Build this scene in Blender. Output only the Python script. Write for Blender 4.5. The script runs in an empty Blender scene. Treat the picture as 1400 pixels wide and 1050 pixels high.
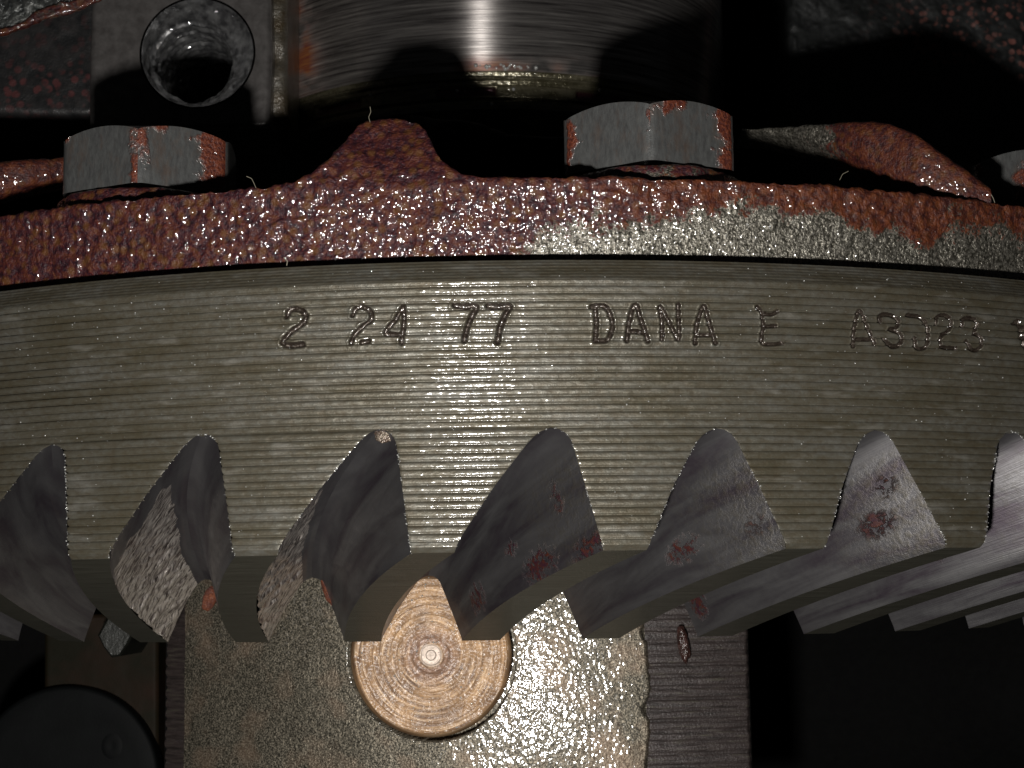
import bpy, math, random
import numpy as np
from mathutils import Matrix, Vector

C = bpy.context.scene.collection
SC = bpy.context.scene
SC.unit_settings.scale_length = 0.01          # one unit is one centimetre
PI = math.pi

# ------------------------------------------------------------------ camera
D, ZC, PITCH, YAW, ROLL, F = 24.2591, -0.3049, 0.1287, 0.0048, -0.0138, 2157.3
fw = Vector((math.sin(YAW)*math.cos(PITCH), math.cos(YAW)*math.cos(PITCH), math.sin(PITCH)))
r0 = Vector((math.cos(YAW), -math.sin(YAW), 0))
u0 = r0.cross(fw)
rt = r0*math.cos(ROLL) + u0*math.sin(ROLL)
up = -r0*math.sin(ROLL) + u0*math.cos(ROLL)
CAM = Vector((0, -D, ZC))
cam = bpy.data.cameras.new('camera'); co = bpy.data.objects.new('camera', cam); C.objects.link(co)
co.matrix_world = Matrix(((rt.x, up.x, -fw.x, CAM.x), (rt.y, up.y, -fw.y, CAM.y), (rt.z, up.z, -fw.z, CAM.z), (0, 0, 0, 1)))
cam.sensor_width = 36; cam.lens = 36*F/1400
cam.clip_start = 0.5; cam.clip_end = 500
cam.dof.use_dof = True; cam.dof.focus_distance = 14.2; cam.dof.aperture_fstop = 1.5
SC.camera = co

# ------------------------------------------------------------------ world and the camera's flash
w = bpy.data.worlds.new('World'); SC.world = w; w.use_nodes = True
w.node_tree.nodes['Background'].inputs[0].default_value = (0.9, 0.95, 1.0, 1)
w.node_tree.nodes['Background'].inputs[1].default_value = 0.004
fl = bpy.data.lights.new('camera_flash', 'AREA'); fl.shape = 'DISK'; fl.size = 0.55
fl.energy = 2500; fl.color = (1.0, 0.97, 0.93)
fo = bpy.data.objects.new('camera_flash', fl); C.objects.link(fo)
fo.location = (-1.1, -D+0.5, -2.5)
fo.rotation_euler = (Vector((0.0, -6, 1.6))-Vector(fo.location)).to_track_quat('-Z', 'Y').to_euler()
SC.view_settings.view_transform = 'Standard'; SC.view_settings.look = 'None'
SC.cycles.use_denoising = True; SC.cycles.sample_clamp_indirect = .8
SC.view_settings.exposure = 0; SC.view_settings.gamma = 1

# ------------------------------------------------------------------ picture point -> place
def ray(px, py):
    u = (px-700); v = (py-525)
    return (fw*F + rt*u - up*v)
def at(px, py, Y):                            # on the upright plane y = Y
    d = ray(px, py); k = (Y+D)/d.y
    return CAM + d*k
def atc(px, py, R, x0=0.0, y0=0.0):           # front of the upright cylinder of radius R -> angle, height
    d = ray(px, py); ox, oy = CAM.x-x0, CAM.y-y0
    a = d.x**2+d.y**2; b = 2*(ox*d.x+oy*d.y); c = ox*ox+oy*oy-R*R
    k = (-b-math.sqrt(max(b*b-4*a*c, 0)))/(2*a)
    p = CAM+d*k
    return math.atan2(p.x-x0, -(p.y-y0)), p.z

# ------------------------------------------------------------------ noise
rng = np.random.RandomState(7)
TAB = rng.rand(32, 32, 32)
def vnoise(x, y, z):
    x = np.asarray(x, float); y = np.asarray(y, float); z = np.asarray(z, float)
    xi, yi, zi = np.floor(x).astype(int), np.floor(y).astype(int), np.floor(z).astype(int)
    fx, fy, fz = x-xi, y-yi, z-zi
    fx, fy, fz = [f*f*(3-2*f) for f in (fx, fy, fz)]
    o = 0
    for a in (0, 1):
        for b in (0, 1):
            for c in (0, 1):
                wt = (fx if a else 1-fx)*(fy if b else 1-fy)*(fz if c else 1-fz)
                o = o + wt*TAB[(xi+a) % 32, (yi+b) % 32, (zi+c) % 32]
    return o*2-1
def fbm(x, y, z, octv=3):
    o = 0; a = 1; s = 0
    for k in range(octv):
        o = o + a*vnoise(x*2**k+k*5.3, y*2**k+k*9.1, z*2**k+k*3.7); s += a; a *= .5
    return o/s
def sst(a, b, x):
    t = np.clip((x-a)/(b-a), 0, 1); return t*t*(3-2*t)

# ------------------------------------------------------------------ mesh building
class MB:
    def __init__(s): s.V = []; s.Fq = []; s.M = []; s.U = []; s.A = []; s.B = []; s.n = 0; s.S = []
    def grid(s, P, mat=0, uv=None, att=None, flip=False, wrap=False, smooth=True, keep=None, pit=None):
        P = np.asarray(P, float); n, m = P.shape[:2]
        idx = np.arange(n*m).reshape(n, m)+s.n
        if wrap: idx = np.concatenate([idx, idx[:, :1]], 1)
        q = np.stack([idx[:-1, :-1], idx[:-1, 1:], idx[1:, 1:], idx[1:, :-1]], -1).reshape(-1, 4)
        if flip: q = q[:, ::-1]
        if keep is not None: q = q[keep.reshape(-1)]
        s.V.append(P.reshape(-1, 3)); s.n += n*m
        s.U.append(np.zeros((n*m, 2)) if uv is None else np.asarray(uv, float).reshape(-1, 2))
        s.A.append(np.zeros(n*m) if att is None else np.broadcast_to(att, (n, m)).astype(float).reshape(-1))
        s.B.append(np.zeros(n*m) if pit is None else np.asarray(pit, float).reshape(-1))
        s.Fq.append(q); s.M.append(np.full(len(q), mat)); s.S.append(np.full(len(q), smooth))
    def build(s, name, mats, parent=None):
        V = np.concatenate(s.V); Q = np.concatenate(s.Fq)
        used = np.unique(Q); mp = np.zeros(len(V), int); mp[used] = np.arange(len(used)); V = V[used]; Q = mp[Q]
        U = np.concatenate(s.U)[used]; A = np.concatenate(s.A)[used]
        me = bpy.data.meshes.new(name)
        me.vertices.add(len(V)); me.vertices.foreach_set('co', V.astype('f').ravel())
        me.loops.add(len(Q)*4); me.loops.foreach_set('vertex_index', Q.astype('i').ravel())
        me.polygons.add(len(Q)); me.polygons.foreach_set('loop_start', np.arange(0, len(Q)*4, 4, dtype='i'))
        me.polygons.foreach_set('material_index', np.concatenate(s.M).astype('i'))
        me.polygons.foreach_set('use_smooth', np.concatenate(s.S))
        me.update(calc_edges=True)
        uvl = me.uv_layers.new(name='UVMap'); uvl.data.foreach_set('uv', U[Q.ravel()].astype('f').ravel())
        at_ = me.attributes.new('mask', 'FLOAT', 'POINT'); at_.data.foreach_set('value', A.astype('f'))
        pb = me.attributes.new('pit', 'FLOAT', 'POINT'); pb.data.foreach_set('value', np.concatenate(s.B)[used].astype('f'))
        me.validate()
        for m in (mats if isinstance(mats, (list, tuple)) else [mats]): me.materials.append(m)
        o = bpy.data.objects.new(name, me); C.objects.link(o)
        if parent: o.parent = parent
        return o
def cyl(r, t, z):
    r, t, z = np.broadcast_arrays(r, t, z)
    return np.stack([r*np.sin(t), -r*np.cos(t), z], -1)
def thing(name, label, cat, loc=(0, 0, 0), group=None):
    o = bpy.data.objects.new(name, None); C.objects.link(o); o.location = loc
    o.empty_display_size = .5
    o['label'] = label; o['category'] = cat
    if group: o['group'] = group
    return o
def tag(o, label, cat, group=None, kind=None):
    if label: o['label'] = label
    if cat: o['category'] = cat
    if group: o['group'] = group
    if kind: o['kind'] = kind
    return o
def local(o, loc):                            # parent at loc: mesh made in world coordinates stays put
    o.matrix_parent_inverse = Matrix.Translation(-Vector(loc))

# ------------------------------------------------------------------ materials
ANR = 0.25
class NT:
    def __init__(s, name):
        s.m = bpy.data.materials.new(name); s.m.use_nodes = True; s.t = s.m.node_tree
        s.b = s.t.nodes['Principled BSDF']; s.uvn = None
    def n(s, typ, **kw):
        x = s.t.nodes.new(typ)
        for k, v in kw.items(): setattr(x, k, v)
        return x
    def l(s, a, b): s.t.links.new(a, b)
    def coord(s, kind, scale):
        if kind == 'uv': src = s.n('ShaderNodeUVMap').outputs[0]
        else: src = s.n('ShaderNodeTexCoord').outputs['Object']
        mp = s.n('ShaderNodeMapping'); mp.inputs['Scale'].default_value = scale; s.l(src, mp.inputs[0]); return mp.outputs[0]
    def noise(s, kind, scale, detail=3, rough=.55, dist=0):
        x = s.n('ShaderNodeTexNoise'); x.inputs['Scale'].default_value = 1; x.inputs['Detail'].default_value = detail
        x.inputs['Roughness'].default_value = rough; x.inputs['Distortion'].default_value = dist
        s.l(s.coord(kind, scale), x.inputs['Vector']); return x.outputs[0]
    def voro(s, kind, scale, feat='F1'):
        x = s.n('ShaderNodeTexVoronoi', feature=feat); x.inputs['Scale'].default_value = 1
        s.l(s.coord(kind, scale), x.inputs['Vector']); return x.outputs[0]
    def ramp(s, fac, stops):
        r = s.n('ShaderNodeValToRGB'); e = r.color_ramp.elements
        while len(e) < len(stops): e.new(.5)
        for k, (p, c) in enumerate(stops):
            e[k].position = p; e[k].color = (c, c, c, 1) if not isinstance(c, tuple) else (*c, 1)
        s.l(fac, r.inputs[0]); return r.outputs[0]
    def mix(s, f, a, b):
        x = s.n('ShaderNodeMix', data_type='RGBA')
        for i, v in ((0, f), (6, a), (7, b)):
            if isinstance(v, bpy.types.NodeSocket): s.l(v, x.inputs[i])
            else: x.inputs[i].default_value = v if i == 0 else ((*v, 1) if isinstance(v, tuple) else (v, v, v, 1))
        return x.outputs[2]
    def math(s, op, a, b=0, clamp=False):
        x = s.n('ShaderNodeMath', operation=op, use_clamp=clamp)
        for i, v in ((0, a), (1, b)):
            if isinstance(v, bpy.types.NodeSocket): s.l(v, x.inputs[i])
            else: x.inputs[i].default_value = v
        return x.outputs[0]
    def attr(s, nm='mask'):
        x = s.n('ShaderNodeAttribute'); x.attribute_name = nm; return x.outputs['Fac']
    def set(s, **kw):
        for k, v in kw.items():
            i = s.b.inputs[{'base': 'Base Color', 'metal': 'Metallic', 'rough': 'Roughness', 'coat': 'Coat Weight', 'crough': 'Coat Roughness', 'spec': 'Specular IOR Level', 'aniso': 'Anisotropic', 'trans': 'Transmission Weight', 'ior': 'IOR'}[k]]
            if isinstance(v, bpy.types.NodeSocket): s.l(v, i)
            else: i.default_value = (*v, 1) if isinstance(v, tuple) else v
        return s
    def bump(s, hs, coat=None):              # [(height, distance), ...]; coat: the smoother relief of the oil film
        if coat:
            s.bump(coat); nc = s.b.inputs['Coat Normal'].links[0].from_socket
        prev = None
        for h, d in hs:
            b = s.n('ShaderNodeBump'); b.inputs['Strength'].default_value = 1; b.inputs['Distance'].default_value = d
            s.l(h, b.inputs['Height'])
            if prev: s.l(prev, b.inputs['Normal'])
            prev = b.outputs[0]
        s.l(prev, s.b.inputs['Normal']); s.l(nc if coat else prev, s.b.inputs['Coat Normal'])

def mat_gear():                               # turned steel, oily, olive patina
    t = NT('turned_gear_steel')
    big = t.noise('uv', (1.1, 5, 1), 4, .6); fine = t.noise('uv', (13, 20, 1), 5, .7); speck = t.noise('obj', (70, 70, 70), 2, .6)
    col = t.ramp(big, [(.3, (.092, .083, .055)), (.5, (.132, .126, .10)), (.72, (.18, .18, .162))])
    col = t.mix(t.ramp(fine, [(.38, .0), (.68, 1)]), t.mix(.6, col, (.075, .055, .03)), col)
    col = t.mix(t.ramp(t.noise('uv', (2.2, 9, 1), 3), [(.58, 0), (.74, .5)]), col, (.27, .26, .23))
    t.set(base=col, metal=.42, rough=t.ramp(fine, [(.3, .52), (.7, .4)]), aniso=.3, coat=.8, crough=.12)
    t.b.inputs['Anisotropic Rotation'].default_value = ANR
    tg = t.n('ShaderNodeTangent', direction_type='UV_MAP'); tg.uv_map = 'UVMap'; t.l(tg.outputs[0], t.b.inputs['Tangent'])
    t.bump([(fine, .006), (speck, .002)], coat=[(t.noise('uv', (6, 9, 1), 3), .010)])
    return t.m
def mat_topland():
    t = NT('tooth_top_steel')
    st = t.noise('uv', (1.5, 55, 1), 3, .6)
    col = t.mix(t.ramp(st, [(.35, 0), (.65, 1)]), (.06, .056, .042), (.125, .12, .095))
    t.set(base=col, metal=.5, rough=.42, coat=.25, crough=.2)
    t.bump([(st, .006), (t.noise('obj', (60, 60, 60), 2), .002)])
    return t.m
def mat_flank():                              # ground tooth flank, oil film, reflections painted as purple-grey streaks, rust spots by mask
    t = NT('tooth_flank_steel')
    st = t.noise('uv', (.9, 4.2, 1), 3, .55, .7); fine = t.noise('uv', (2.5, 75, 1), 2, .6)
    mott = t.noise('obj', (15, 15, 15), 5, .75)
    col = t.ramp(st, [(.32, (.08, .066, .08)), (.5, (.13, .124, .13)), (.68, (.185, .18, .184))])
    pit = t.math('MULTIPLY', t.attr('pit'), t.ramp(mott, [(.42, 0), (.62, 1)]))
    col = t.mix(t.ramp(mott, [(.5, 0), (.75, .3)]), col, (.10, .10, .09))
    col = t.mix(pit, col, (.12, .10, .06))
    rs = t.math('MULTIPLY', t.attr(), t.ramp(mott, [(.40, 0), (.58, 1)]))
    rs = t.ramp(rs, [(.2, 0), (.45, 1)])
    col = t.mix(rs, col, t.ramp(t.noise('obj', (22, 22, 22), 2), [(.35, (.035, .010, .018)), (.62, (.065, .017, .010))]))
    t.set(base=col, metal=t.math('SUBTRACT', .78, t.math('MULTIPLY', rs, .7)), rough=t.ramp(mott, [(.3, .42), (.7, .52)]), coat=.35, crough=.1)
    t.bump([(fine, .002), (pit, .006), (rs, .008)], coat=[(t.noise('obj', (3, 3, 3), 1), .004)])
    return t.m
def mat_worn():                               # spalled flank, bright scuffs
    t = NT('spalled_tooth_steel')
    a = t.noise('uv', (24, 7, 1), 4, .65, .5); m = t.noise('obj', (9, 9, 9), 4, .6)
    col = t.mix(t.ramp(a, [(.42, 0), (.54, 1)]), (.07, .055, .05), (.72, .66, .6))
    col = t.mix(t.ramp(m, [(.45, 0), (.7, .6)]), col, (.3, .25, .23))
    t.set(base=col, metal=.65, rough=t.ramp(a, [(.3, .5), (.7, .3)]), coat=1, crough=.15)
    t.bump([(a, .02)], coat=[(t.noise('uv', (14, 6, 1), 3, .6, .5), .02)])
    return t.m
def mat_glyph():
    t = NT('stamped_steel')
    m = t.noise('obj', (40, 40, 40), 3)
    t.set(base=t.ramp(m, [(.35, (.035, .024, .018)), (.65, (.08, .064, .05))]), metal=.5, rough=.35, coat=1.0, crough=.12)
    t.bump([(m, .008)], coat=[(t.noise('obj', (26, 26, 26), 1), .010)])
    return t.m
def mat_cast():                               # rusty cast iron; mask 1 = rust, 0 = bare
    t = NT('rusted_cast_iron')
    n1 = t.noise('obj', (6.5, 6.5, 6.5), 3, .6); n2 = t.noise('obj', (15, 15, 15), 4, .65); n3 = t.noise('obj', (34, 34, 34), 2, .5); n4 = t.noise('obj', (60, 60, 60), 2, .6)
    big = t.noise('obj', (1.1, 1.1, 1.1), 2)
    vo = t.voro('obj', (9, 9, 9))
    ru = t.ramp(n2, [(.36, (.018, .0045, .009)), (.47, (.048, .009, .014)), (.56, (.088, .02, .014)), (.68, (.12, .036, .014))])
    ru = t.mix(t.ramp(vo, [(.22, .85), (.45, 0)]), ru, (.125, .048, .012))
    ru = t.mix(t.ramp(n3, [(.62, 0), (.72, .4)]), ru, (.2, .025, .025))
    ru = t.mix(t.math('MULTIPLY', t.attr('pit'), .75), ru, t.mix(t.ramp(n2, [(.38, 0), (.62, 1)]), (.05, .011, .007), (.165, .042, .011)))
    br = t.ramp(n3, [(.38, (.10, .092, .072)), (.6, (.38, .355, .30))])
    mk = t.math('ADD', t.attr(), t.math('MULTIPLY', t.math('SUBTRACT', n1, .5), 1.3))
    mk = t.ramp(t.math('ADD', mk, t.math('MULTIPLY', t.math('SUBTRACT', n3, .5), 1.0)), [(.40, 0), (.58, 1)])
    t.set(base=t.mix(mk, br, ru), metal=t.ramp(mk, [(0, .75), (1, .0)]), rough=t.ramp(mk, [(0, .33), (1, .5)]), coat=1.0, crough=.10)
    t.b.inputs['Coat IOR'].default_value = 1.8
    t.bump([(n2, .018), (n3, .014), (n4, .005)], coat=[(t.noise('obj', (19, 19, 19), 1, .5), .030)])
    return t.m
def mat_body():                               # bare rough casting, warm glints
    t = NT('bare_rough_casting')
    n1 = t.noise('obj', (2.2, 2.2, 2.2), 3); n2 = t.noise('obj', (26, 26, 26), 3, .55); n3 = t.noise('obj', (60, 60, 60), 2); n5 = t.noise('obj', (11, 11, 7), 3)
    col = t.ramp(n3, [(.38, (.035, .031, .022)), (.5, (.12, .108, .082)), (.64, (.31, .27, .205))])
    col = t.mix(t.ramp(n1, [(.50, 0), (.70, .3)]), col, (.42, .28, .19))
    t.set(base=col, metal=.6, rough=t.ramp(n2, [(.3, .55), (.7, .42)]), coat=1, crough=.10)
    t.b.inputs['Coat IOR'].default_value = 1.65
    t.bump([(n2, .009), (n3, .005)], coat=[(t.noise('obj', (20, 20, 15), 1, .5), .0105)])
    return t.m
def mat_turned_dark():
    t = NT('dark_turned_iron')
    n = t.noise('uv', (3, 30, 1), 4, .6)
    t.set(base=t.ramp(n, [(.3, (.02, .016, .014)), (.55, (.048, .036, .034)), (.75, (.075, .07, .05))]), metal=.3, rough=.5, coat=.25, crough=.25)
    t.bump([(n, .012), (t.noise('obj', (40, 40, 40), 3), .006)])
    return t.m
def mat_bolt():
    t = NT('bolt_steel')
    n1 = t.noise('obj', (4.5, 4.5, 4.5), 4, .6); n2 = t.noise('obj', (26, 26, 9), 4, .7); n3 = t.noise('obj', (34, 34, 34), 3)
    mk = t.ramp(t.math('ADD', t.attr(), t.math('MULTIPLY', t.math('SUBTRACT', n1, .5), 2.2)), [(.41, 0), (.64, 1)])
    st = t.ramp(n2, [(.3, (.09, .09, .09)), (.7, (.165, .17, .166))])
    st = t.mix(t.ramp(t.noise('obj', (7, 7, 3), 4, .7), [(.5, 0), (.7, .55)]), st, (.15, .10, .075))
    ru = t.ramp(n3, [(.38, (.07, .016, .012)), (.6, (.17, .042, .018))])
    t.set(base=t.mix(mk, st, ru), metal=t.ramp(mk, [(0, .5), (1, 0)]), rough=t.ramp(mk, [(0, .42), (1, .5)]), coat=t.ramp(mk, [(0, .35), (1, 1)]), crough=.10)
    t.bump([(t.math('MULTIPLY', mk, n3), .022), (n2, .0025), (t.noise('obj', (80, 80, 80), 2), .002)], coat=[(t.math('MULTIPLY', mk, t.noise('obj', (16, 16, 16), 1)), .04)])
    return t.m
def mat_cup():
    t = NT('brushed_bearing_steel')
    n = t.noise('uv', (.7, 26, 1), 5, .7); n1 = t.noise('uv', (1.1, 1.6, 1), 3)
    f = t.noise('uv', (2, 70, 1), 3, .6)
    col = t.ramp(n, [(.36, (.10, .09, .09)), (.56, (.45, .42, .40)), (.72, (.85, .8, .75))])
    ru = t.math('MULTIPLY', t.attr(), t.ramp(n1, [(.4, 0), (.6, 1)]))
    col = t.mix(ru, col, t.ramp(f, [(.4, (.15, .03, .03)), (.6, (.3, .12, .04))]))
    t.set(base=col, metal=t.ramp(ru, [(0, .85), (1, .1)]), rough=t.ramp(n, [(.3, .35), (.7, .29)]), aniso=1.0)
    t.b.inputs['Anisotropic Rotation'].default_value = ANR
    tg = t.n('ShaderNodeTangent', direction_type='UV_MAP'); tg.uv_map = 'UVMap'; t.l(tg.outputs[0], t.b.inputs['Tangent'])
    t.bump([(t.noise('uv', (.35, 34, 1), 1), .004), (t.noise('uv', (.5, 90, 1), 1), .001)])
    return t.m
def mat_lip():
    t = NT('oily_bearing_lip')
    n = t.noise('uv', (3, 14, 1), 3)
    col = t.ramp(n, [(.35, (.09, .08, .045)), (.6, (.2, .18, .12))])
    t.set(base=t.mix(t.attr(), col, (.09, .03, .04)), metal=.6, rough=.25, coat=.8, crough=.08)
    t.bump([(t.noise('obj', (14, 14, 14), 3), .02)])
    return t.m
def mat_dark(name, a, b, rough=.45, spots=None, bump=.01, coat=.3, metal=0.1, sc=6):
    t = NT(name)
    n = t.noise('obj', (sc, sc, sc), 4, .6); n3 = t.noise('obj', (35, 35, 35), 3)
    col = t.ramp(n, [(.35, a), (.65, b)])
    if spots:
        sp = t.math('MULTIPLY', t.attr(), t.math('MULTIPLY', t.ramp(t.voro('obj', (8, 8, 8)), [(.3, 1), (.5, 0)]), t.ramp(t.noise('obj', (4, 4, 4), 3), [(.4, 0), (.52, 1)])))
        col = t.mix(sp, col, spots)
    t.set(base=col, metal=metal, rough=rough, coat=coat, crough=.15)
    t.bump([(n, bump), (n3, bump*.5)])
    return t.m
def mat_pin():
    t = NT('turned_bronze_steel')
    tc = t.n('ShaderNodeTexCoord').outputs['Object']
    sep = t.n('ShaderNodeSeparateXYZ'); t.l(tc, sep.inputs[0])
    rr = t.math('SQRT', t.math('ADD', t.math('POWER', sep.outputs[0], 2), t.math('POWER', sep.outputs[2], 2)))
    an = t.math('ARCTAN2', sep.outputs[2], sep.outputs[0])
    cb = t.n('ShaderNodeCombineXYZ'); t.l(rr, cb.inputs[0]); t.l(an, cb.inputs[1])
    mp = t.n('ShaderNodeMapping'); mp.inputs['Scale'].default_value = (34, 1.1, 1); t.l(cb.outputs[0], mp.inputs[0])
    x = t.n('ShaderNodeTexNoise'); x.inputs['Scale'].default_value = 1; x.inputs['Detail'].default_value = 5; x.inputs['Roughness'].default_value = .65; t.l(mp.outputs[0], x.inputs['Vector'])
    n = x.outputs[0]; g = t.noise('obj', (3.2, 3.2, 3.2), 3)
    col = t.ramp(n, [(.3, (.07, .032, .016)), (.5, (.175, .10, .05)), (.66, (.35, .245, .15))])
    col = t.mix(t.ramp(g, [(.4, 0), (.65, .6)]), col, (.34, .2, .09))
    col = t.mix(t.ramp(rr, [(.13, 0), (.16, .8), (.24, .55), (.36, 0)]), col, (.16, .085, .055))
    col = t.mix(t.ramp(rr, [(.10, 1), (.13, 0)]), col, (.6, .5, .42))
    t.set(base=col, metal=.55, rough=t.ramp(n, [(.3, .6), (.7, .45)]), coat=.3, crough=.15)
    t.bump([(n, .006), (t.noise('obj', (30, 30, 30), 2), .003)], coat=[(n, .006), (t.noise('obj', (14, 14, 14), 1), .016)])
    return t.m
def mat_simple(name, base, metal=0, rough=.4, coat=0, trans=0):
    t = NT(name); t.set(base=base, metal=metal, rough=rough, coat=coat, trans=trans); t.b.inputs['Coat Roughness'].default_value = .06; return t.m

M_gear, M_top, M_flank, M_worn, M_glyph = mat_gear(), mat_topland(), mat_flank(), mat_worn(), mat_glyph()
M_cast, M_body, M_tdark, M_bolt, M_cup, M_lip, M_pin = mat_cast(), mat_body(), mat_turned_dark(), mat_bolt(), mat_cup(), mat_lip(), mat_pin()
M_wall = mat_dark('dark_housing_iron', (.010, .011, .012), (.028, .026, .026), spots=(.09, .03, .03))
M_black = mat_dark('black_iron_shade', (.002, .002, .002), (.0035, .0035, .0035), coat=0, rough=.7, metal=0); M_black.node_tree.nodes['Principled BSDF'].inputs['Specular IOR Level'].default_value = .1  # near-black for the dark housing, and painted shade on case parts
M_pad = mat_dark('machined_pad_iron', (.085, .078, .075), (.15, .14, .135), metal=.4, rough=.4, bump=.004)
M_brown = mat_dark('oily_brown_iron', (.011, .010, .005), (.022, .012, .007), sc=1.6, bump=.004, coat=0, rough=.6)
M_slate = mat_dark('slate_grey_iron', (.0025, .003, .0032), (.0045, .0053, .0055), sc=2, bump=.003, coat=0, rough=.6)
for m_ in (M_brown, M_slate): m_.node_tree.nodes['Principled BSDF'].inputs['Specular IOR Level'].default_value = .12
M_bead = mat_simple('glint_bead', (.5, .5, .48), .3, .12, 1)  # for the shiny beads added as sparkle
M_fib = mat_simple('pale_fibre', (.22, .2, .15), 0, .5)
M_rustdrop = mat_dark('soft_rust', (.06, .014, .008), (.15, .04, .012), rough=.8, coat=.1, bump=.03, sc=14, metal=0)

# ------------------------------------------------------------------ ring gear
N = 43; DL = 2*PI/N; PH = -0.3501
WL, WR, IWL, IWR, PSI = .0134, .0213, .0423, .0036, -.1015
ZR, ZT, RI, ZI, ZRI = 1.06, 2.558, 8.245, -.8197, -.168
GP = (ZR-.09)/14.0                            # groove pitch
def Rz(z):
    z = np.asarray(z, float)
    r = 10.75 + .18*np.clip((1.1-z)/1.1, 0, 1)
    return r - .13*np.clip((z-2.36)/.2, 0, 1)**1.0 - .05*np.clip((.05-z)/.05, 0, 1)
def groove(z, th):
    zz = z - .0035*np.sin(th*3.1+1) + .0015*vnoise(th*6, z*3, 0*z)
    main = (zz-.09)/GP
    p = main-np.floor(main)
    k = np.floor(main)
    amp = .031*(1+.3*vnoise(k*1.7, th*5, 0*z))
    h = 1-np.abs(2*p-1)**9 - .28*(2*p-1)**2 + .2*(p-.5)
    d = amp*(h-1)
    p2 = (zz-2.36)/.03; p2 = p2-np.floor(p2)
    d2 = .006*(-np.abs(2*p2-1)**3)
    d = np.where(zz < .09, -.002, d)
    return np.where(zz > 2.36, d2, d) + .0016*vnoise(th*90, z*12, 0*z) + .0012*vnoise(th*220, z*60, 0*z+3)

UA = {-3: .9, -2: .9, -1: .9, 0: .72, 1: .68, 2: .735, 3: .665, 4: .55, 5: .51, 6: .45, 7: .42}
def profile(ua):                              # gap outline: u across, h up to the rounded root; index 16 is the root
    b = min(.14, (1-ua)*.85); a = .15
    L = [(0, 0), (.015, .05), (.05, .13), ((ua-a)*.52, .52), (ua-a, .89), (ua-a*.55, .965), (ua, 1)]
    Rr = [(ua, 1), (ua+b*.6, .985), (ua+b, .91), (ua+b+(1-ua-b)*.52, .46), (ua+b+(1-ua-b)*.93, .08), (1, 0)]
    out = []
    for Q in (L, Rr):
        Q = np.array(Q); c = np.r_[0, np.cumsum(np.hypot(np.diff(Q[:, 0])*1.2, np.diff(Q[:, 1])))]; c /= c[-1]
        t = np.linspace(0, 1, 17); f = lambda x: np.stack([np.interp(x, c, Q[:, 0]), np.interp(x, c, Q[:, 1])], 1)
        q = sum(f(np.clip(t+d*np.sin(PI*t), 0, 1)) for d in (-.05, -.025, 0, .025, .05))/5
        out.append(q)
    q = np.vstack([out[0], out[1][1:]]); q[16] = (ua, 1); return q[:, 0], q[:, 1]
jit = {}
for g in range(-30, 31): jit[g] = rng.randn(4)*np.array([.0025, .0025, .012, .01])
for g in jit: UA.setdefault(g, .9 if g < 0 else .42)
PR = {g: profile(UA[g]) for g in jit}; PRI = {g: profile(min(.60, UA[g]+.02)) for g in jit}
ph_s = profile(.6)[1]
jit[2] = np.array([.002, -.003, .01, 0]); jit[3] = np.array([-.004, 0, .0, .01])
def gap_pts(g, si, t):                        # g = the tooth on its right; si indices; t 0 outer .. 1 inner
    t = np.asarray(t, float)[None, :]; u = PR[g][0][si][:, None]*(1-t)+PRI[g][0][si][:, None]*t; h = PR[g][1][si][:, None]*(1-t)+PRI[g][1][si][:, None]*t
    f = 1.27*t-.27*t*t
    L0, R0 = (g-1)*DL+PH+WR+jit[g][0], g*DL+PH-WL+jit[g][1]
    L1, R1 = (g-1)*DL+PH+PSI+IWR, g*DL+PH+PSI-IWL
    du = 0*u
    th = (L0*(1-f)+L1*f)*(1-(u+du)) + (R0*(1-f)+R1*f)*(u+du)
    zr = (ZR+jit[g][2])*(1-t)+ZRI*t; zt = ZI*t
    z = zt*(1-h)+zr*h
    z0 = (ZR+jit[g][2])*PR[g][1][si][:, None]+0*t
    ro = Rz(z0)-.003
    r = ro*(1-t)+(RI+.06*h)*t
    return th, r, z
TT = np.linspace(0, 1, 26)
gear = thing('ring_gear', 'large steel ring gear with horizontal turned grooves and stamped date, teeth facing down', 'gear')

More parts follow.
